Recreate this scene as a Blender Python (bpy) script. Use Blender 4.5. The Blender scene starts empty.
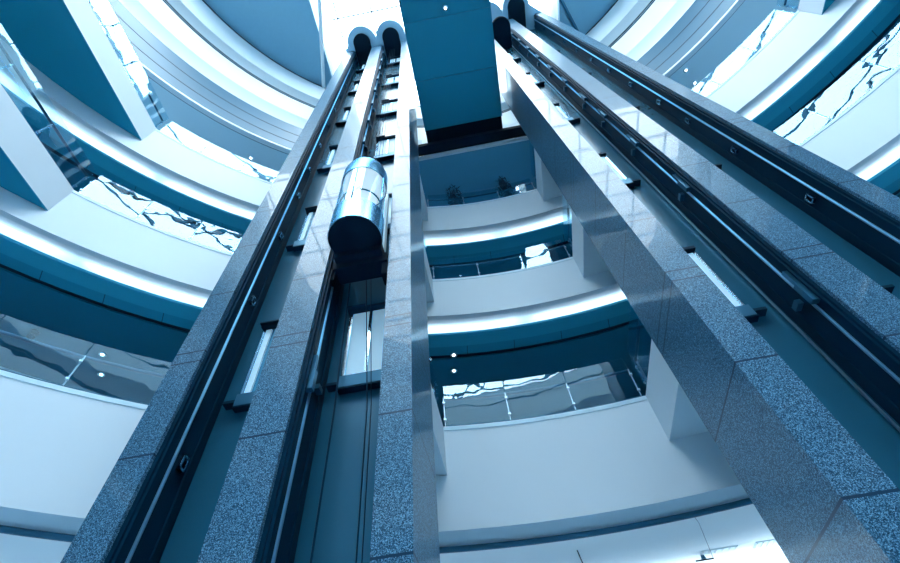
import bpy, math, random
from mathutils import Matrix, Vector, noise
random.seed(7)
S = 5.0            # one plan unit (camera to lift tower front) in metres
EYE = 1.6
CX, CY, R0 = 0.288, -1.21, 2.96     # centre and radius of the round atrium, in plan units
sc = bpy.context.scene
col = sc.collection
PI = math.pi

def W(x, y, z): return (S*x, S*y, S*z+EYE)
def ring_pt(r, a, z): return W(CX+r*math.sin(a), CY+r*math.cos(a), z)

# ------------------------------------------------------------------ materials
def new_mat(name):
    m = bpy.data.materials.new(name); m.use_nodes = True
    nt = m.node_tree
    return m, nt, nt.nodes['Principled BSDF']
def plain(name, c, rough=0.5, metal=0.0, spec=0.5, var=0.0, scale=3.0, coat=0.0):
    m, nt, b = new_mat(name)
    b.inputs['Roughness'].default_value = rough
    b.inputs['Metallic'].default_value = metal
    b.inputs['Specular IOR Level'].default_value = spec
    b.inputs['Coat Weight'].default_value = coat
    b.inputs['Coat Roughness'].default_value = 0.05
    b.inputs['Specular Tint'].default_value = (.42, .78, 1, 1)
    if var > 0:
        tc = nt.nodes.new('ShaderNodeTexCoord'); n = nt.nodes.new('ShaderNodeTexNoise')
        n.inputs['Scale'].default_value = scale; n.inputs['Detail'].default_value = 4
        r = nt.nodes.new('ShaderNodeMix'); r.data_type = 'RGBA'
        r.inputs[6].default_value = (*[k*(1-var) for k in c], 1)
        r.inputs[7].default_value = (*[min(1, k*(1+var)) for k in c], 1)
        nt.links.new(tc.outputs['Object'], n.inputs['Vector'])
        nt.links.new(n.outputs['Fac'], r.inputs[0]); nt.links.new(r.outputs[2], b.inputs['Base Color'])
    else:
        b.inputs['Base Color'].default_value = (*c, 1)
    return m
def emit(name, c, s):
    m, nt, b = new_mat(name)
    b.inputs['Base Color'].default_value = (*c, 1)
    b.inputs['Emission Color'].default_value = (*c, 1)
    b.inputs['Emission Strength'].default_value = s
    return m
def granite(name, off):
    m, nt, b = new_mat(name)
    N = nt.nodes.new; L = nt.links.new
    geo = N('ShaderNodeNewGeometry')
    n1 = N('ShaderNodeTexNoise'); n1.inputs['Scale'].default_value = 85; n1.inputs['Detail'].default_value = 3; n1.inputs['Roughness'].default_value = .75
    v = N('ShaderNodeTexVoronoi'); v.inputs['Scale'].default_value = 100
    L(geo.outputs['Position'], n1.inputs['Vector']); L(geo.outputs['Position'], v.inputs['Vector'])
    mx = N('ShaderNodeMix'); mx.data_type = 'FLOAT'; mx.inputs[0].default_value = .45
    L(n1.outputs['Fac'], mx.inputs[2]); L(v.outputs['Color'], mx.inputs[3])
    cr = N('ShaderNodeValToRGB'); e = cr.color_ramp.elements
    e[0].position = .28; e[0].color = (.001, .012, .032, 1); e[1].position = .76; e[1].color = (.21, .42, .58, 1)
    e.new(.48).color = (.010, .062, .115, 1)
    L(mx.outputs[0], cr.inputs[0])
    sx = N('ShaderNodeSeparateXYZ'); L(geo.outputs['Position'], sx.inputs[0])
    def M(op, a, bb, c=None):
        k = N('ShaderNodeMath'); k.operation = op
        for i, q in enumerate((a, bb, c)):
            if q is None: continue
            if isinstance(q, (int, float)): k.inputs[i].default_value = q
            else: L(q, k.inputs[i])
        return k.outputs[0]
    z = M('DIVIDE', M('SUBTRACT', sx.outputs[2], EYE), S)
    ph = M('FLOORED_MODULO', M('SUBTRACT', z, 1.19-1.12*3-.2+off), 1.12)
    tot = None
    for o in (0.2, .25, .59, .96):
        c = M('COMPARE', ph, o, .0032)
        tot = c if tot is None else M('MAXIMUM', tot, c)
    mj = N('ShaderNodeMix'); mj.data_type = 'RGBA'; L(tot, mj.inputs[0]); L(cr.outputs[0], mj.inputs[6]); mj.inputs[7].default_value = (.004, .02, .05, 1)
    L(mj.outputs[2], b.inputs['Base Color'])
    b.inputs['Roughness'].default_value = .4
    b.inputs['Specular IOR Level'].default_value = .35
    b.inputs['Specular Tint'].default_value = (.45, .8, 1, 1); b.inputs['Coat Tint'].default_value = (.9, .97, 1, 1); b.inputs['Coat Weight'].default_value = .3; b.inputs['Coat Roughness'].default_value = .03
    bump = N('ShaderNodeBump'); bump.inputs['Strength'].default_value = .015; bump.inputs['Distance'].default_value = .5
    n2 = N('ShaderNodeTexNoise'); n2.inputs['Scale'].default_value = 1.3; L(geo.outputs['Position'], n2.inputs['Vector']); L(n2.outputs['Fac'], bump.inputs['Height']); L(bump.outputs[0], b.inputs['Normal'])
    return m
def ring_joint_mat(name, c):
    m = plain(name, c, .35); nt = m.node_tree; b = nt.nodes['Principled BSDF']; N = nt.nodes.new; L = nt.links.new
    geo = N('ShaderNodeNewGeometry'); sx = N('ShaderNodeSeparateXYZ'); L(geo.outputs['Position'], sx.inputs[0])
    def M(op, a, bb):
        k = N('ShaderNodeMath'); k.operation = op
        for i, q in enumerate((a, bb)):
            if isinstance(q, (int, float)): k.inputs[i].default_value = q
            else: L(q, k.inputs[i])
        return k.outputs[0]
    an = M('ARCTAN2', M('SUBTRACT', sx.outputs[0], S*CX), M('SUBTRACT', sx.outputs[1], S*CY))
    f = M('FRACT', M('MULTIPLY', M('ADD', an, 4.0), 72/(2*PI)), 0)
    l = M('LESS_THAN', M('ABSOLUTE', M('SUBTRACT', f, .5), 0), .008)
    mx = N('ShaderNodeMix'); mx.data_type = 'RGBA'; L(l, mx.inputs[0]); mx.inputs[6].default_value = (*c, 1); mx.inputs[7].default_value = (*[k*.3 for k in c], 1)
    L(mx.outputs[2], b.inputs['Base Color'])
    return m
def glass(name, tint, f0, wav, wscale, rough=0.0):
    m = bpy.data.materials.new(name); m.use_nodes = True; nt = m.node_tree; nt.nodes.clear()
    N = nt.nodes.new; L = nt.links.new
    out = N('ShaderNodeOutputMaterial'); mix = N('ShaderNodeMixShader'); tr = N('ShaderNodeBsdfTransparent'); gl = N('ShaderNodeBsdfGlossy')
    tr.inputs[0].default_value = (*tint, 1); gl.inputs['Roughness'].default_value = rough
    gl.inputs[0].default_value = (.75, .92, 1, 1)
    lw = N('ShaderNodeLayerWeight'); lw.inputs['Blend'].default_value = .5
    pw = N('ShaderNodeMath'); pw.operation = 'POWER'; L(lw.outputs['Facing'], pw.inputs[0]); pw.inputs[1].default_value = 5
    fr = N('ShaderNodeMath'); fr.operation = 'MULTIPLY_ADD'; L(pw.outputs[0], fr.inputs[0]); fr.inputs[1].default_value = 1-f0; fr.inputs[2].default_value = f0
    if wav:
        geo = N('ShaderNodeNewGeometry'); n = N('ShaderNodeTexNoise'); n.inputs['Scale'].default_value = wscale; n.inputs['Detail'].default_value = 1.5
        L(geo.outputs['Position'], n.inputs['Vector'])
        bp = N('ShaderNodeBump'); bp.inputs['Strength'].default_value = 1; bp.inputs['Distance'].default_value = wav
        L(n.outputs['Fac'], bp.inputs['Height']); L(bp.outputs[0], gl.inputs['Normal'])
    L(fr.outputs[0], mix.inputs[0]); L(tr.outputs[0], mix.inputs[1]); L(gl.outputs[0], mix.inputs[2]); L(mix.outputs[0], out.inputs[0])
    return m

MAT = dict(
    white=plain('white_paint', (.72, .81, .86), .55, var=.03, scale=.6),
    cove=plain('cove_paint', (.74, .85, .90), .6),
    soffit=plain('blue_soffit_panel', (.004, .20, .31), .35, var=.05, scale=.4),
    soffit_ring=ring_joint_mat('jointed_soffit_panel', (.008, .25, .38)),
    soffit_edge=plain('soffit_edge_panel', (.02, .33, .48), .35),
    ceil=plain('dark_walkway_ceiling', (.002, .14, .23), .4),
    pale_soffit=plain('pale_soffit', (.66, .83, .90), .4),
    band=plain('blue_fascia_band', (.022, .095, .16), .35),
    landing=plain('blue_landing_soffit', (.10, .36, .53), .35),
    black=plain('black_lacquer', (.001, .020, .042), .5, spec=.05),
    matte=plain('matte_black', (.001, .009, .019), .7, spec=.12),
    dark=plain('dark_gap', (.002, .012, .026), .6),
    panel=plain('shaft_back_panel', (.013, .085, .14), .25, spec=.8, var=.1, scale=1.2),
    steel=plain('brushed_steel', (.24, .44, .58), .27, metal=1.0),
    rail=plain('guide_rail_steel', (.32, .50, .62), .3, metal=.9),
    darksteel=plain('dark_blue_steel', (.02, .10, .17), .35, metal=.4),
    chrome=plain('chrome', (.70, .86, .95), .12, metal=1.0),
    floor=plain('stone_floor', (.42, .62, .76), .3, var=.08, scale=.8),
    foliage=plain('dark_foliage', (.006, .035, .06), .6, var=.3, scale=9),
    led=emit('led_strip', (.92, .97, 1.0), 32.0),
    ledlow=emit('added_lower_led', (.92, .97, 1.0), 70.0),
    ledfill=emit('added_fill_led', (.92, .97, 1.0), 30.0),
    carlight=emit('lift_car_light', (.88, .96, 1.0), 1.8),
    ledtop=emit('upper_led_strip', (.92, .97, 1.0), 22.0),
    lamp=emit('lamp_lens', (.85, .96, 1.0), 14.0),
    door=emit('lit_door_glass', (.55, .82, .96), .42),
    doorpanel=plain('blue_door_panel', (.05, .22, .34), .2, spec=.7),
    crown=plain('blue_crown_panel', (.30, .50, .64), .4),
    granite_L=granite('left_polished_granite', .022), granite_R=granite('right_polished_granite', -.006),
    glass=glass('balustrade_glass', (.84, .95, .98), .075, .007, 1.1),
    carglass=glass('lift_car_glass', (.90, .97, .99), .05, 0, 1),
    skyglass=glass('skylight_glass', (.95, .98, 1.0), .04, 0, 1),
    roof=plain('roof_panel', (.13, .30, .42), .45, var=.04, scale=5),
)

# ------------------------------------------------------------------ helpers
def tag(o, label=None, cat=None, group=None, kind=None):
    if label: o['label'] = label
    if cat: o['category'] = cat
    if group: o['group'] = group
    if kind: o['kind'] = kind
    return o
def empty(name, loc=(0, 0, 0), rz=0.0):
    o = bpy.data.objects.new(name, None); col.objects.link(o); o.location = loc; o.rotation_euler = (0, 0, rz)
    o.empty_display_size = .2
    return o
def wpos(p):
    if p is None: return Matrix.Identity(4)
    m = Matrix.LocRotScale(p.location, p.rotation_euler, None)
    return wpos(p.parent) @ m
class MB:
    """collects shapes in world metres and links them as ONE mesh object"""
    def __init__(s): s.v = []; s.f = []; s.sm = []
    def add(s, v, f, smooth=False):
        o = len(s.v); s.v += [tuple(p) for p in v]; s.f += [tuple(i+o for i in q) for q in f]; s.sm += [smooth]*len(f); return s
    def box(s, a, b):      # plan units
        x0, y0, z0 = W(*a); x1, y1, z1 = W(*b)
        return s.boxm((x0, y0, z0), (x1, y1, z1))
    def boxm(s, a, b):
        x0, x1 = sorted((a[0], b[0])); y0, y1 = sorted((a[1], b[1])); z0, z1 = sorted((a[2], b[2]))
        v = [(x, y, z) for z in (z0, z1) for y in (y0, y1) for x in (x0, x1)]
        return s.add(v, [(0, 2, 3, 1), (4, 5, 7, 6), (0, 1, 5, 4), (2, 6, 7, 3), (0, 4, 6, 2), (1, 3, 7, 5)])
    def prism(s, poly, z0, z1):   # poly in plan units, counter-clockwise
        n = len(poly); v = [W(x, y, z0) for x, y in poly]+[W(x, y, z1) for x, y in poly]
        f = [tuple(range(n-1, -1, -1)), tuple(range(n, 2*n))]+[(i, (i+1) % n, n+(i+1) % n, n+i) for i in range(n)]
        return s.add(v, f)
    def ring(s, prof, a0=-PI, a1=PI, n=160, smooth=True):   # closed profile [(r,z)] in plan units, revolved about the atrium centre
        full = abs((a1-a0)-2*PI) < 1e-6; k = len(prof); m = n if full else n+1
        v = []
        for i in range(m):
            a = a0+(a1-a0)*i/n
            v += [ring_pt(r, a, z) for r, z in prof]
        # sharp profile corners: separate strips
        for j in range(k):
            jj = (j+1) % k; vv = []; ff = []
            for i in range(m): vv += [v[i*k+j], v[i*k+jj]]
            for i in range(n):
                b = (i+1) % m
                ff.append((2*i, 2*b, 2*b+1, 2*i+1))
            s.add(vv, ff, smooth)
        if not full:
            s.add(v[:k], [tuple(range(k))]); s.add(v[-k:], [tuple(range(k-1, -1, -1))])
        return s
    def tube(s, pts, r, n=8, closed=False, cap=True):   # metres
        pts = [Vector(p) for p in pts]; m = len(pts); v = []; up0 = None
        for i, p in enumerate(pts):
            if closed: t = pts[(i+1) % m]-pts[i-1]
            else: t = pts[min(i+1, m-1)]-pts[max(i-1, 0)]
            t.normalize(); up = Vector((0, 0, 1)) if abs(t.z) < .95 else Vector((0, 1, 0))
            a = t.cross(up).normalized(); b = a.cross(t)
            v += [p+r*(a*math.cos(2*PI*k/n)+b*math.sin(2*PI*k/n)) for k in range(n)]
        f = []
        for i in range(m if closed else m-1):
            o = i*n; q = ((i+1) % m)*n
            f += [(o+k, o+(k+1) % n, q+(k+1) % n, q+k) for k in range(n)]
        s.add(v, f, True)
        if cap and not closed:
            s.add(v[:n], [tuple(range(n-1, -1, -1))]); s.add(v[-n:], [tuple(range(n))])
        return s
    def lathe(s, c, prof, n=40, a0=0, a1=2*PI, close=False):   # c in metres, prof [(r,z)] metres, open profile
        full = abs(a1-a0-2*PI) < 1e-6; m = n if full else n+1
        k = len(prof)
        for j in range(k if close else k-1):
            jj = (j+1) % k
            vv = []; ff = []
            for i in range(m):
                a = a0+(a1-a0)*i/n
                for (r, z) in (prof[j], prof[jj]): vv.append((c[0]+r*math.cos(a), c[1]+r*math.sin(a), c[2]+z))
            for i in range(n):
                b = (i+1) % m
                ff.append((2*i, 2*b, 2*b+1, 2*i+1))
            s.add(vv, ff, True)
        return s
    def build(s, name, mat, parent=None):
        me = bpy.data.meshes.new(name); inv = wpos(parent).inverted()
        me.from_pydata([inv @ Vector(p) for p in s.v], [], s.f)
        me.polygons.foreach_set('use_smooth', s.sm)
        me.materials.append(MAT[mat] if isinstance(mat, str) else mat)
        me.update()
        import bmesh
        bm = bmesh.new(); bm.from_mesh(me); bmesh.ops.remove_doubles(bm, verts=bm.verts, dist=1e-5)
        bmesh.ops.recalc_face_normals(bm, faces=bm.faces)
        for e in bm.edges:
            if len(e.link_faces) == 2 and e.calc_face_angle(0) > math.radians(28): e.smooth = False
        bm.to_mesh(me); bm.free()
        o = bpy.data.objects.new(name, me); col.objects.link(o)
        if parent: o.parent = parent
        return o
def copy_to(o, parent, loc=None, rz=None):
    c = o.copy(); col.objects.link(c); c.parent = parent
    if loc is not None: c.location = loc
    if rz is not None: c.rotation_euler = (0, 0, rz)
    return c
CEN = (S*CX, S*CY, 0)
def ang(x): return math.asin((x-CX)/R0)

# ------------------------------------------------------------------ setting
fl = MB(); fl.lathe((S*CX, S*CY, 0), [(0.001, -.3), (22, -.3), (22, 0), (0.001, 0)], 64)
tag(fl.build('floor', 'floor'), kind='structure')
RB = R0+1.0
tag(MB().ring([(RB, -.319), (RB+.05, -.319), (RB+.05, 6.45), (RB, 6.45)]).build('wall_back', 'white'), kind='structure')

# ------------------------------------------------------------------ galleries (three round floors with glowing coves)
GB = [1.324, 2.439, 3.443]; FB = [.875, 2.082, 3.063]
gal_labels = ['lowest white round gallery floor, its blank fascia widest, above the bright ceiling at the bottom',
              'middle round gallery floor with glowing white cove and black slot in its blue soffit',
              'upper round gallery floor with glowing cove, behind the hanging round lift car']
XL, XR = -1.94, 2.46
AL, AR = ang(XL), ang(XR)
def chord_poly(x, left):
    a = ang(x); rr = R0-.002; n = 24
    pts = []
    if left:
        a0, a1 = a, -PI-a
        for i in range(n+1):
            q = a0+(a1-a0)*i/n; pts.append((CX+rr*math.sin(q), CY+rr*math.cos(q)))
    else:
        a0, a1 = PI-a, a
        for i in range(n+1):
            q = a0+(a1-a0)*i/n; pts.append((CX+rr*math.sin(q), CY+rr*math.cos(q)))
    return pts
for L in range(3):
    gb, fb = GB[L], FB[L]
    root = tag(empty('gallery', W(CX, CY, fb)), gal_labels[L], 'gallery', 'round gallery floors')
    MB().ring([(R0, fb), (R0+.03, fb), (R0+.03, gb), (R0, gb)]).build('fascia', 'white', root)
    MB().ring([(R0+.028, gb-.075), (RB-.001, gb-.075), (RB-.001, gb-.105), (R0+.028, gb-.105)]).build('floor_slab', 'floor', root)
    c = MB().ring([(R0-.003, gb-.020), (R0+.034, gb-.020), (R0+.034, gb+.001), (R0-.003, gb+.001)]); c.build('kerb_trim', 'pale_soffit', root)
    if L > 0:
        # cove: slab underside, lit from a strip hidden behind the soffit lip
        MB().ring([(R0+.028, fb+.002), (R0+.06, fb+.007), (R0+.09, fb+.018), (R0+.12, fb+.032), (R0+.16, fb+.044), (R0+.21, fb+.046), (R0+.25, fb+.03), (R0+.26, fb-.02), (R0+.275, fb-.02), (R0+.275, fb+.075), (R0+.028, fb+.075)]).build('cove', 'cove', root)
        lip = fb-.036; w = R0+.112
        MB().ring([(w, lip), (w+.010, lip), (w+.010, lip+.016), (w, lip+.016)]).build('cove_lip', 'soffit_edge', root)
        MB().ring([(w+.010, lip), (w+.095, lip), (w+.095, lip+.006), (w+.010, lip+.006)]).build('soffit_edge', 'soffit_edge', root)
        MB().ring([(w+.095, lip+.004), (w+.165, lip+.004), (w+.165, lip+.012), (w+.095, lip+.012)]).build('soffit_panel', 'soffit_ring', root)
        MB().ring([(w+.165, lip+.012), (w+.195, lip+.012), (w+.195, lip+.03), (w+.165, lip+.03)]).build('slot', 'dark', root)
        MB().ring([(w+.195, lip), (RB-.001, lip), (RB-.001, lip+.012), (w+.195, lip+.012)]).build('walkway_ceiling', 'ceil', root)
        # one led run per 15 degrees, small gaps between the runs
        led = None; n = 24
        for k in range(n):
            a0 = -PI+2*PI*k/n+.010; a1 = -PI+2*PI*(k+1)/n-.010
            zz = lip+.011
            if led is None:
                pass
            o = MB().ring([(w+.020, zz), (w+.034, zz), (w+.034, zz+.004), (w+.020, zz+.004)], a0, a1, 6).build('led_strip', 'led', root)
    else:
        # ground floor ceiling: pale edge strip, hung tube with an added, hidden strip light above it, bright ceiling
        MB().ring([(R0+.028, fb+.004), (R0+.14, fb+.004), (R0+.14, fb+.02), (R0+.028, fb+.02)]).build('soffit_edge', 'white', root)
        MB().ring([(R0+.028, fb+.12), (RB-.001, fb+.12), (RB-.001, fb+.132), (R0+.028, fb+.132)]).build('lower_ceiling', 'cove', root)
        MB().ring([(RB-.09, fb-.02), (RB-.002, fb-.02), (RB-.002, fb-.005), (RB-.08, fb-.005), (RB-.08, fb+.015), (RB-.09, fb+.015)]).build('added_light_ledge', 'white', root)  # unseen ledge added to carry the fill strip
        MB().ring([(RB-.06, fb-.004), (RB-.03, fb-.004), (RB-.03, fb+.004), (RB-.06, fb+.004)], -PI/2, PI/2, 80).build('added_fill_light', 'ledfill', root)  # made-up strip out of view, added to light the lower ceiling
        pts = [ring_pt(R0+.112, -PI+2*PI*i/160, fb-.012) for i in range(160)]
        MB().tube(pts, .055, 10, closed=True).build('curved_pipe', 'band', root)
        for k in range(24):
            a0 = -PI+2*PI*k/24+.006; a1 = -PI+2*PI*(k+1)/24-.006
            MB().ring([(R0+.112, fb+.021), (R0+.127, fb+.021), (R0+.127, fb+.026), (R0+.112, fb+.026)], a0, a1, 6).build('led_strip', 'ledlow', root)  # hidden strips added to wash the lower ceiling with light
    # straight side decks that cut across the circle
    zb = gb-.225
    if L in (1, 2):
        for left in ((True,) if L == 1 else (True, False)):
            poly = chord_poly(XL if left else XR, left)
            m = MB().prism(poly, zb, gb); o = m.build('side_deck', 'white', root)
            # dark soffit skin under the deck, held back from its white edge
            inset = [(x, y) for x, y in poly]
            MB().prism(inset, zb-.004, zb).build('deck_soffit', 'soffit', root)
    # landings joining the gallery to the lift towers
    for x0, x1 in ((-1.04, -.225), (.655, 1.52)):
        def yr(x): return CY+math.sqrt((R0-.002)**2-(x-CX)**2)
        poly = [(x0, 1.345), (x1, 1.345)]+[(x0+(x1-x0)*(1-i/8), yr(x0+(x1-x0)*(1-i/8))) for i in range(9)]
        MB().prism(poly, zb, gb).build('landing_slab', 'white', root)
        MB().prism(poly, zb-.004, zb).build('landing_soffit', 'white', root)

# ------------------------------------------------------------------ glass balustrades
GH, RH = .245, .18     # glass and rail heights
def ring_balustrade(gb, a0, a1, label, n=None):
    root = tag(empty('glass_balustrade', W(CX, CY, gb)), label, 'balustrade')
    n = n or max(1, round((a1-a0)/math.radians(6.1))); d = (a1-a0)/n
    first = MB().ring([(R0+.010, gb+.004), (R0+.0135, gb+.004), (R0+.0135, gb+GH), (R0+.010, gb+GH)], -d/2+.0007, d/2-.0007, 5).build('glass_panel', 'glass', root)
    first.rotation_euler = (0, 0, -(a0+d/2))
    for i in range(1, n): copy_to(first, root, rz=-(a0+d*(i+.5)))
    pm = MB(); c, s_ = 0, 0
    x, y, z = ring_pt(R0+.020, 0, gb)
    pm.boxm((x-.009, y-.012, z), (x+.009, y+.035, z+S*RH))
    for q in (.28, .8): pm.boxm((x-.03, y-.055, z+S*RH*q-.02), (x+.03, y, z+S*RH*q+.02))
    p0 = pm.build('post', 'rail', root); p0.rotation_euler = (0, 0, -a0)
    for i in range(1, n+1): copy_to(p0, root, rz=-(a0+d*i))
    MB().tube([ring_pt(R0+.03, a0+(a1-a0)*i/(4*n), gb+RH) for i in range(4*n+1)], .035, 8).build('handrail', 'darksteel', root)
    MB().ring([(R0+.006, gb), (R0+.018, gb), (R0+.018, gb+.012), (R0+.006, gb+.012)], a0, a1, 4*n).build('base_channel', 'darksteel', root)
def straight_balustrade(x, y0, y1, gb, label, side):
    """side +1: atrium lies towards +x"""
    root = tag(empty('glass_balustrade', W(x, y0, gb)), label, 'balustrade')
    n = max(1, round(abs(y1-y0)/.31)); d = (y1-y0)/n; xi = x-side*.012
    f = MB().box((xi-.0018, y0+.003, gb+.004), (xi+.0018, y0+d-.003, gb+GH)).build('glass_panel', 'glass', root)
    for i in range(1, n): copy_to(f, root, loc=(0, S*d*i, 0))
    xp = x-side*.028
    pm = MB().box((xp-.005, y0-.002, gb), (xp+.005, y0+.002, gb+RH))
    for q in (.28, .8): pm.box((min(xp, xi), y0-.006, gb+RH*q-.004), (max(xp, xi), y0+.006, gb+RH*q+.004))
    p = pm.build('post', 'rail', root)
    for i in range(1, n+1): copy_to(p, root, loc=(0, S*d*i, 0))
    MB().tube([W(xp, y0, gb+RH), W(xp, y1, gb+RH)], .035, 8).build('handrail', 'darksteel', root)
    MB().box((xi-.006, y0, gb), (xi+.006, y1, gb+.012)).build('base_channel', 'darksteel', root)
aLt, aM0, aM1, aRt = ang(-1.045), ang(-.215), ang(.645), ang(1.525)
lv = ['lowest', 'middle', 'upper']
for L in range(3):
    g = GB[L]
    a_in = AL+.004 if L else math.radians(-75)
    a_out = AR-.004 if L == 2 else math.radians(75)
    ring_balustrade(g, a_in, aLt, 'curved glass balustrade on the %s gallery, left of the left lift tower' % lv[L])
    ring_balustrade(g, aM0, aM1, 'curved glass balustrade on the %s gallery, between the two lift towers' % lv[L], 3)
    ring_balustrade(g, aRt, a_out, 'curved glass balustrade on the %s gallery, right of the right lift tower' % lv[L])
    straight_balustrade(.655, 1.36, 1.70, g, 'short straight glass balustrade beside the right lift tower on the %s gallery' % lv[L], -1)
    straight_balustrade(-.225, 1.36, 1.68, g, 'short straight glass balustrade beside the left lift tower on the %s gallery' % lv[L], 1)
def ychord(x): return CY+math.sqrt(R0**2-(x-CX)**2)
straight_balustrade(XL, ychord(XL)-.01, -1.6, GB[1], 'long straight glass balustrade on the left side deck of the middle gallery', 1)
straight_balustrade(XL, ychord(XL)-.01, -1.6, GB[2], 'long straight glass balustrade on the left side deck of the upper gallery', 1)
straight_balustrade(XR, ychord(XR)-.01, -1.6, GB[2], 'long straight glass balustrade on the right side deck of the upper gallery', -1)

# ------------------------------------------------------------------ upper rings and roof
up = tag(empty('upper_gallery', W(CX, CY, 4.13)), 'topmost blue and white ringed gallery under the roof panels', 'gallery')
MB().ring([(R0, 4.13), (R0+.04, 4.13), (R0+.04, 4.73), (R0, 4.73)]).build('blue_fascia', 'band', up)
MB().ring([(R0+.04, 4.135), (RB-.001, 4.135), (RB-.001, 4.16), (R0+.04, 4.16)]).build('soffit', 'pale_soffit', up)
MB().ring([(R0-.012, 4.118), (R0+.03, 4.118), (R0+.03, 4.145), (R0-.012, 4.145)]).build('edge_trim', 'white', up)
for z in (4.33, 4.52):
    MB().ring([(R0-.001, z-.006), (R0+.01, z-.006), (R0+.01, z+.006), (R0-.001, z+.006)]).build('dark_joint', 'dark', up)
def cove_band(z0, z1, zt, name):
    pr = [(R0+.17, z0-.02), (R0+.16, z0+.06), (R0+.10, z1-.09), (R0+.03, z1-.02), (R0, z1), (R0, zt), (R0+.2, zt), (R0+.2, z0-.02)]
    MB().ring(pr).build(name, 'cove', up)
    MB().ring([(R0+.05, z0-.012), (R0+.08, z0-.012), (R0+.08, z0-.006), (R0+.05, z0-.006)]).build('led_strip', 'ledtop', up)
cove_band(4.74, 5.02, 5.44, 'white_band')
MB().ring([(R0+.04, 4.70), (R0+.2, 4.70), (R0+.2, 4.722), (R0+.04, 4.722)]).build('ledge', 'white', up)
MB().ring([(R0+.006, 5.44), (R0+.1, 5.44), (R0+.1, 5.535), (R0+.006, 5.535)]).build('dark_slot', 'matte', up)
MB().tube([ring_pt(R0-.005, -PI+2*PI*i/120, 5.465) for i in range(120)], .012, 6, closed=True).build('slot_rail', 'rail', up)
cove_band(5.54, 5.80, 6.30, 'white_band')
MB().ring([(R0-.004, 6.30), (R0+.05, 6.30), (R0+.05, 6.33), (R0-.004, 6.33)]).build('black_trim', 'dark', up)

# roof: solid panels left and right, raised glazed lantern in the middle
ZR, ZS = 6.35, 7.45
XA, XB = -1.21, 1.62
YP = -.25      # roof panels stand only on the far side; the rest of the roof is glazed
RR = RB+.04
def yc(x): return CY+math.sqrt(RR**2-(x-CX)**2)
def roof_seg(x, left):
    sgn = -1 if left else 1
    a0 = math.asin((x-CX)/RR); a1 = sgn*math.acos((YP-CY)/RR); n = 24
    pts = [(x, YP)]+[(CX+RR*math.sin(a0+(a1-a0)*i/n), CY+RR*math.cos(a0+(a1-a0)*i/n)) for i in range(n+1)]
    return pts if left else pts[::-1]
ce = MB().prism(roof_seg(XA, True), ZR, ZR+.08); ce.prism(roof_seg(XB, False), ZR, ZR+.08)
ce = ce.build('ceiling', 'roof'); tag(ce, kind='structure')
up_w = MB(); up_w.ring([(RB, ZR+.081), (RR, ZR+.081), (RR, ZS), (RB, ZS)])
xl = CX-math.sqrt(RB**2-(YP-CY)**2); xr = CX+math.sqrt(RB**2-(YP-CY)**2)
up_w.box((XA-.04, YP, ZR+.08), (XA, yc(XA)-.05, ZS)); up_w.box((XB, YP, ZR+.08), (XB+.04, yc(XB)-.05, ZS))
up_w.box((xl, YP, ZR+.08), (XA-.04, YP+.04, ZS)); up_w.box((XB+.04, YP, ZR+.08), (xr, YP+.04, ZS))
tag(up_w.build('trim_1', 'cove'), kind='structure')
sk = MB()
st = .47
k = -8
for k in range(-8, 9):
    h = RR**2-(k*st)**2
    if h <= .05: continue
    h = math.sqrt(h)
    sk.box((CX+k*st-.008, CY-h, ZS), (CX+k*st+.008, CY+h, ZS+.05)); sk.box((CX-h, CY+k*st-.008, ZS), (CX+h, CY+k*st+.008, ZS+.05))
win = tag(sk.build('window_1', 'band'), kind='structure')
g = MB(); g.lathe((S*CX, S*CY, S*(ZS+.05)+EYE), [(.001, 0), (S*RR, 0)], 64); g.build('glass_pane', 'skyglass', win)
tag(MB().tube([W(-1.07, .15, ZR-.03), W(-1.10, .38, ZR-.03), W(-1.345, 1.26, ZR-.03)], .11, 10).build('roof_pipe', 'cove'),
    'pale round pipe under the roof panels left of the left lift tower', 'pipe')
tag(MB().tube([W(1.50, .6, ZR-.03), W(1.66, .88, ZR-.03), W(1.90, 1.35, ZR-.03)], .09, 10).build('roof_beam', 'darksteel'),
    'dark steel beam under the roof panels right of the right lift tower', 'beam')

# ------------------------------------------------------------------ centre footbridge
br = tag(empty('footbridge', W(.2, 1.4, 4.35)), 'wide dark blue footbridge slab overhead between the two lift towers', 'bridge')
BX0, BX1 = -.152, .562
BY1 = -.30
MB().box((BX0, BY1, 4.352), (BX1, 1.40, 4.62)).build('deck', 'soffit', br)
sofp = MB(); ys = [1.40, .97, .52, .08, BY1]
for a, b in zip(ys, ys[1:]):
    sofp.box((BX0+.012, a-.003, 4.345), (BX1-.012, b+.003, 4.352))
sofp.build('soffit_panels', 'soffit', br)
MB().box((BX0, 1.40, 4.42), (BX1, 1.555, 4.62)).box((-.5, 1.47, 4.17), (1.0, 1.555, 4.23)).build('end_beam', 'matte', br)
for x, nm in ((BX0+.01, 'glass_panel'), (BX1-.01, 'glass_panel')):
    MB().box((x-.002, BY1+.1, 4.62), (x+.002, 1.40, 4.89)).build(nm, 'glass', br)
    MB().tube([W(x, BY1+.1, 4.90), W(x, 1.40, 4.90)], .035, 8).build('handrail', 'steel', br)
def yr_(x): return CY+math.sqrt((R0-.014)**2-(x-CX)**2)
poly = [(-.212, 1.57), (.632, 1.57)]+[(.632-.844*i/8, yr_(.632-.844*i/8)) for i in range(9)]
MB().prism(poly, 4.14, 4.62).build('landing', 'pale_soffit', br)
MB().prism([(-.7, 1.573), (1.2, 1.573), (1.2, 2.5), (-.7, 2.5)], 4.106, 4.117).build('landing_soffit', 'landing', br)
MB().box((-.7, 1.556, 4.10), (1.2, 1.572, 4.16)).build('landing_edge', 'white', br)

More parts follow.
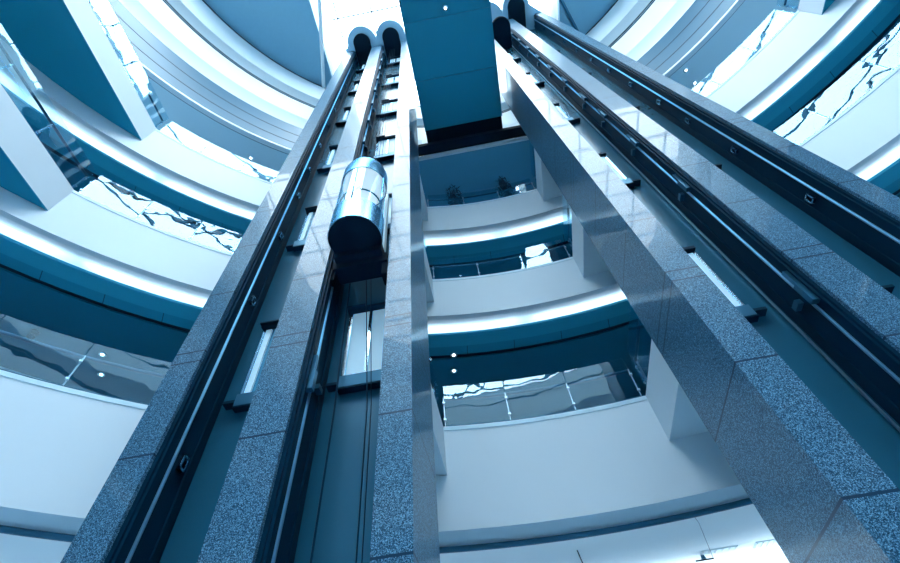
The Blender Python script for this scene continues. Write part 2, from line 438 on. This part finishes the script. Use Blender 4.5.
# ------------------------------------------------------------------ lift towers
LT = [(-1.04, -.937), (-.695, -.565), (-.305, -.213)]
RT = [(.633, .742), (1.01, 1.14), (1.435, 1.525)]
ZT = 6.85
def tower(piers, label, door_rng, rail_side, cap_sp, which):
    root = tag(empty('lift_tower', W((piers[0][0]+piers[2][1])/2, 1.15, -.32)), label, 'lift tower')
    for x0, x1 in piers:
        MB().box((x0, 1.0, -.32), (x1, 1.34, ZT)).build('granite_pier', 'granite_'+which, root)
    sills = [1.165+1.035*k for k in range(-1, 6)]
    clips = [.886, 1.663, 2.216, 2.704, 3.1, 3.582, 4.05, 4.5, 4.95, 5.4, 5.85, 6.3]
    for si in (0, 1):
        xa, xb = piers[si][1], piers[si+1][0]
        MB().box((xa, 1.176, -.32), (xb, 1.21, ZT)).build('shaft_panel', 'panel', root)
        # black lined side of the shaft that faces the camera
        xw = xa if rail_side < 0 else xb; sg = 1 if rail_side < 0 else -1
        MB().box((xw, 1.012, -.32), (xw+sg*.012, 1.176, ZT)).build('shaft_lining', 'black', root)
        MB().box((xw, 1.135, -.32), (xw+sg*.018, 1.155, ZT)).build('cable_duct', 'black', root)
        r = MB(); r.box((xw+sg*.012, 1.064, -.32), (xw+sg*.018, 1.068, ZT)); r.box((xw+sg*.010, 1.060, -.32), (xw+sg*.013, 1.072, ZT))
        r.build('guide_rail', 'rail', root)
        r2 = MB(); r2.box((xw+sg*.012, 1.020, -.32), (xw+sg*.020, 1.026, ZT)); r2.build('edge_rail', 'black', root)
        if which == 'R' and si == 0:
            MB().box((xw+sg*.030, 1.160, -.32), (xw+sg*.036, 1.166, ZT)).build('corner_rail', 'rail', root)
        zc = clips if si == (0 if which == 'L' else 1) else [c+.2 for c in clips]
        for z in zc:
            b = MB(); t = .004
            if si == (0 if which == 'L' else 1):
                b.box((xw+sg*.012, 1.090, z-.024), (xw+sg*.022, 1.118, z-.016)); b.box((xw+sg*.012, 1.090, z+.016), (xw+sg*.022, 1.118, z+.024))
                b.box((xw+sg*.012, 1.090, z-.024), (xw+sg*.022, 1.096, z+.024)); b.box((xw+sg*.012, 1.112, z-.024), (xw+sg*.022, 1.118, z+.024))
                b.build('rail_bracket', 'steel', root)
            else:
                b.box((xw+sg*.012, 1.030, z-.06), (xw+sg*.035, 1.050, z+.02)); b.box((xw+sg*.012, 1.034, z+.02), (xw+sg*.028, 1.046, z+.09)); b.box((xw+sg*.012, 1.088, z-.01), (xw+sg*.03, 1.12, z+.01))
                b.build('rail_bracket', 'darksteel', root)
        da, db = door_rng[si]
        for k, z in enumerate(sills):
            if z < .3 or z+.42 > ZT: continue
            zt = z+.365
            wide = which == 'L' and si == 1
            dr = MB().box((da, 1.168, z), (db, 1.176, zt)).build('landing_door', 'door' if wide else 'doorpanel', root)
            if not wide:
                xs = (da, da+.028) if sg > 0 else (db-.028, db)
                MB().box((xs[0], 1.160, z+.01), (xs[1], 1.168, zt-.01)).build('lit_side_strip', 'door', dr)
            fr = MB(); n = 2
            for i in range(n+1):
                x = da+(db-da)*i/n; fr.box((x-.006, 1.158, z), (x+.006, 1.168, zt))
            fr.build('door_frame', 'chrome', dr)
            h = MB().box((da-.015, 1.145, zt), (db+.01, 1.176, zt+.016)); h.box((da-.015, 1.132, zt+.004), (da+.06, 1.145, zt+.012)); h.build('door_header', 'black', dr)
            a = MB().box((da-.004, 1.140, z-.050), (db+.004, 1.176, z)); a.build('sill_apron', 'darksteel', dr)
            s2 = MB().box((da-.05 if sg > 0 else db, 1.145, z-.03), (da if sg > 0 else db+.05, 1.176, z-.018)); s2.box((da-.008, 1.142, z-.056), (db+.008, 1.17, z-.050)); s2.build('sill_bracket', 'black', dr)
    # crown: scalloped slab over the piers with a dark round cap above each shaft
    cr = MB(); rc = .187 if which == 'L' else .165
    out = [(piers[0][0], 1.34), (piers[0][0], 1.0)]
    for si, (cx, cy, cz) in enumerate(cap_sp):
        for i in range(25):
            t = PI+PI*i/24; out.append((cx+rc*math.cos(t), cy+rc*math.sin(t)))
    out += [(piers[2][1], 1.0), (piers[2][1], 1.34)]
    cr.prism(out, ZT, ZT+.12)
    cro = cr.build('crown', 'crown', root)
    for si, (cx, cy, cz) in enumerate(cap_sp):
        c = MB(); x, y, z = W(cx, cy, cz)
        c.lathe((x, y, z), [(.001, -.16), (.50, -.16), (.54, -.13), (.54, 0), (.001, 0)], 40)
        xa, xb = piers[si][1], piers[si+1][0]
        c.box((cx-.106, cy, cz-.03), (cx+.106, 1.176, cz-.0005))
        c.build('shaft_cap', 'matte', cro)
    return root
tower(LT, 'left grey granite lift tower with two open shafts, one holding the round lift car', [(-.852, -.72), (-.49, -.33)], -1, [(-.806, .93, ZT), (-.428, .93, ZT)], 'L')
tower(RT, 'right grey granite lift tower with two empty black shafts and dark polished side', [(.752, .885), (1.15, 1.29)], 1, [(.860, .94, 6.0), (1.2, .88, ZT)], 'R')

# ------------------------------------------------------------------ lift car
X0, Y0 = -.435, .945
car = tag(empty('lift_car', W(X0, Y0, 1.74)), 'round glass lift car with steel bands and dark underside in the left tower', 'lift car')
c0 = W(X0, Y0, 1.74); r = .565
def zz(z): return S*(z-1.74)
A0, A1 = -PI-.25, .25
MB().lathe(c0, [(.001, -.06), (r*.55, -.05), (r*.97, 0), (r*.97, .06), (.001, .06)], 48).build('underside', 'matte', car)
MB().lathe(c0, [(r, .0), (r, zz(1.905)), (r-.03, zz(1.905)), (r-.03, 0)], 48, close=True).build('lower_band', 'steel', car)
MB().lathe(c0, [(r-.012, zz(1.905)), (r-.012, zz(2.25)), (r-.024, zz(2.25)), (r-.024, zz(1.905))], 48, A0, A1, close=True).build('curved_glass', 'carglass', car)
MB().lathe(c0, [(r, zz(2.25)), (r, zz(2.36)), (r*.92, zz(2.40)), (r*.6, zz(2.43)), (.001, zz(2.44))], 48).build('upper_band', 'steel', car)
MB().lathe(c0, [(r-.03, zz(2.25)), (.001, zz(2.25))], 48).build('car_ceiling', 'carlight', car)
f = MB()
for a in (-PI*.5, -PI*.08, -PI*.92):
    x, y = c0[0]+(r-.015)*math.cos(a), c0[1]+(r-.015)*math.sin(a)
    f.tube([(x, y, c0[2]+zz(1.9)), (x, y, c0[2]+zz(2.255))], .018 if a == -PI*.5 else .03, 8)
f.build('mullion', 'steel', car)
hr = MB().tube([(c0[0]+(r-.09)*math.cos(t), c0[1]+(r-.09)*math.sin(t), c0[2]+zz(2.03)) for t in [A0+(A1-A0)*i/30 for i in range(31)]], .022, 8)
hr.build('handrail', 'darksteel', car)
MB().lathe(c0, [(r-.04, .10), (.001, .10)], 40).build('car_floor', 'soffit', car)
u = MB(); u.box((X0-.12, 1.02, 1.66), (X0+.118, 1.10, 1.72)); u.box((X0-.10, .99, 1.70), (X0+.10, 1.10, 1.76)); u.box((X0-.122, 1.03, 1.60), (X0-.10, 1.09, 1.68)); u.box((X0+.095, 1.03, 1.58), (X0+.118, 1.09, 1.68))
u.build('underframe', 'matte', car)
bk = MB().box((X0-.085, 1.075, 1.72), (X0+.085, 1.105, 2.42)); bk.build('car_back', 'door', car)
sh = MB(); sh.box((X0-.126, 1.052, 1.60), (X0-.108, 1.080, 1.635)); sh.box((X0-.126, 1.056, 1.66), (X0-.112, 1.076, 1.70)); sh.box((X0-.126, 1.052, 2.42), (X0-.105, 1.08, 2.46)); sh.build('guide_shoe', 'chrome', car)
cab = MB()
cab.tube([W(X0+.01, 1.10, 1.66), W(X0+.055, 1.118, 1.0), W(X0+.066, 1.12, .2)], .011, 6)
cab.build('travelling_cable', 'black', car)
cab = MB().tube([W(X0+.03, 1.10, 1.66), W(X0+.068, 1.118, 1.0), W(X0+.080, 1.12, .2)], .008, 6); cab.build('travelling_cable', 'black', car)
cab = MB().tube([W(X0-.06, 1.10, 1.66), W(X0-.050, 1.12, 1.0), W(X0-.049, 1.12, .2)], .016, 6); cab.build('travelling_cable', 'black', car)
hc = MB()
for dx in (-.03, -.01, .01, .03): hc.tube([W(X0+dx, 1.06, 2.4), W(X0+dx, 1.06, 6.76)], .008, 5)
hc.build('hoist_ropes', 'black', car)

# ------------------------------------------------------------------ planters, lamps and small things
def shrub(x, y, z, h, rad, label, seed):
    rnd = random.Random(seed)
    root = tag(empty('potted_shrub', W(x, y, z)), label, 'plant', 'shrubs on the upper gallery')
    px, py, pz = W(x, y, z)
    MB().lathe((px, py, pz), [(.001, 0), (.17, 0), (.22, .32), (.19, .32), (.001, .28)], 20).build('pot', 'darksteel', root)
    st = MB(); lf = MB()
    for k in range(9):
        a = rnd.uniform(0, 2*PI); q = rnd.uniform(.1, .7)*rad
        st.tube([(px, py, pz+.28), (px+q*.5*math.cos(a), py+q*.5*math.sin(a), pz+.3+(h-.3)*.5), (px+q*math.cos(a), py+q*math.sin(a), pz+h*.85)], .012, 5)
    for k in range(420):
        while True:
            d = Vector((rnd.uniform(-1, 1), rnd.uniform(-1, 1), rnd.uniform(-1, 1)))
            if d.length < 1: break
        c = Vector((px+d.x*rad, py+d.y*rad, pz+.3+(h-.3)*(.55+.45*d.z)))
        t = Vector((rnd.uniform(-1, 1), rnd.uniform(-1, 1), rnd.uniform(-.4, .9))).normalized(); n = t.orthogonal().normalized(); l = rnd.uniform(.10, .2)
        lf.add([c, c+t*l*.5+n*l*.2, c+t*l, c+t*l*.5-n*l*.2], [(0, 1, 2, 3)])
    st.build('stem', 'foliage', root); lf.build('foliage', 'foliage', root)
fz = GB[2]-.075
shrub(.0, 1.845, fz, 3.3, .36, 'dark bushy shrub behind the upper glass, left one of the two between the towers', 3)
shrub(.44, 1.845, fz, 3.2, .33, 'dark bushy shrub behind the upper glass, right one of the two between the towers', 5)

def downlight(x, y, z, label):
    root = tag(empty('downlight', W(x, y, z)), label, 'ceiling light', 'round recessed ceiling lights')
    p = W(x, y, z)
    MB().lathe(p, [(.05, 0), (.10, 0), (.10, -.02), (.07, -.03), (.05, -.02)], 20, close=True).build('trim_ring', 'chrome', root)
    MB().lathe(p, [(.001, -.012), (.065, -.012)], 20).build('lens', 'lamp', root)
downlight(-1.679, 1.237+.03, 4.1345, 'round ceiling light in the pale soffit left of the left lift tower')
downlight(2.10, 1.25, 4.1345, 'round ceiling light in the pale soffit right of right lift tower, higher of two')
downlight(2.19, 1.37, 4.1345, 'round ceiling light in the pale soffit right of right lift tower, lower of two')
downlight(.202, .469, 4.3445, 'small round light in the dark underside of the overhead footbridge')
downlight(-2.058, 1.523, 2.046, 'added round light for a reflection in the lowest glass at left, higher one of the pair')  # this and next three: lamps added where reflections show in the glass
downlight(-2.15, 1.661, 2.046, 'added round light for a reflection in the lowest glass at left, lower one of the pair')
downlight(-.17, 1.99, 2.046, 'added round light for a reflection in the lowest glass beside the left tower, higher of two')
downlight(-.19, 2.12, 2.046, 'added round light for a reflection in the lowest glass beside the left tower, lower of two')

dm = tag(empty('dome_camera', W(-2.29, 1.30, 2.046)), 'small dark dome hanging from the dark ceiling at the far left', 'camera')
MB().lathe(W(-2.29, 1.30, 2.046), [(.001, 0), (.11, 0), (.11, -.03), (.09, -.035)], 20).build('base_ring', 'darksteel', dm)
MB().lathe(W(-2.29, 1.30, 2.011), [(.09, 0), (.08, -.05), (.045, -.085), (.001, -.095)], 20).build('dome', 'black', dm)
zc = FB[0]+.12
q_ = zc/.87
vt = 0
for (x, y, w_, h_, lb) in ((1.01*q_, 2.19*q_, .075, .03, 'right grey ceiling vent at the bottom beside the right lift tower'), (.80*q_, 2.18*q_, .085, .016, 'long grey ceiling vent at the bottom beside the hanging spotlight')):
    root = tag(empty('ceiling_vent', W(x, y, zc)), lb, 'vent', 'vents in the bright lower ceiling')
    m = MB(); m.box((x-w_, y-h_, zc-.004), (x+w_, y+h_, zc)); m.build('frame', 'pale_soffit', root)
    m = MB()
    for i in range(6):
        q = x-w_*.9+2*w_*.9*i/5; m.box((q-.004, y-h_*.8, zc-.007), (q+.004, y+h_*.8, zc-.004))
    m.build('slats', 'white', root)
sp = tag(empty('spotlight', W(.735*q_, 2.205*q_, zc)), 'small black spotlight on a wire under the bright ceiling at the bottom', 'spotlight')
p = W(.735*q_, 2.205*q_, zc)
MB().boxm((p[0]-.2, p[1]-.02, p[2]-.12), (p[0]+.22, p[1]+.02, p[2]-.10)).build('bar', 'black', sp)
MB().lathe((p[0], p[1], p[2]-.1), [(.001, .1), (.035, .1), (.06, .0), (.05, 0), (.001, .02)], 16).build('lamp_head', 'darksteel', sp)
w1 = W(.654, 1.86, FB[0]+.004)
MB().tube([w1, ((w1[0]+p[0]+.2)/2+.06, (w1[1]+p[1])/2, p[2]-.03), (p[0]+.21, p[1], p[2]-.11)], .008, 5).build('wire', 'darksteel', sp)
rd = MB().tube([W(.223*q_, 1.99*q_, zc-.0005), W(.245*q_, 2.109*q_, zc-.012)], .014, 6).build('hanger_rod', 'black')
tag(rd, 'short dark hanger rod under the bright ceiling at the bottom', 'rod')

# ------------------------------------------------------------------ world, camera, view
w = bpy.data.worlds.new('World'); sc.world = w; w.use_nodes = True
bg = w.node_tree.nodes['Background']; bg.inputs[0].default_value = (.84, .94, 1.0, 1); bg.inputs[1].default_value = 22.0
cd = bpy.data.cameras.new('Camera'); cam = bpy.data.objects.new('Camera', cd); col.objects.link(cam)
a, b, c = 6.90379037e-02, 2.52018877, -1.24711747e-01
M = Matrix.Rotation(a, 4, 'Z') @ Matrix.Rotation(b, 4, 'X') @ Matrix.Rotation(c, 4, 'Z')
cam.matrix_world = Matrix.Translation((0, 0, EYE)) @ M
cd.sensor_width = 36; cd.sensor_fit = 'HORIZONTAL'; cd.lens = 36*477.711/900; cd.clip_end = 500
sc.camera = cam
sc.view_settings.view_transform = 'Standard'; sc.view_settings.look = 'None'; sc.view_settings.gamma = 1
sc.view_settings.use_curve_mapping = False; sc.view_settings.exposure = -1.0
sc.cycles.use_denoising = True
sc.cycles.max_bounces = 10; sc.cycles.diffuse_bounces = 6; sc.cycles.glossy_bounces = 5; sc.cycles.transparent_max_bounces = 16
sc.cycles.caustics_reflective = False; sc.cycles.caustics_refractive = False
sc.cycles.sample_clamp_indirect = 8
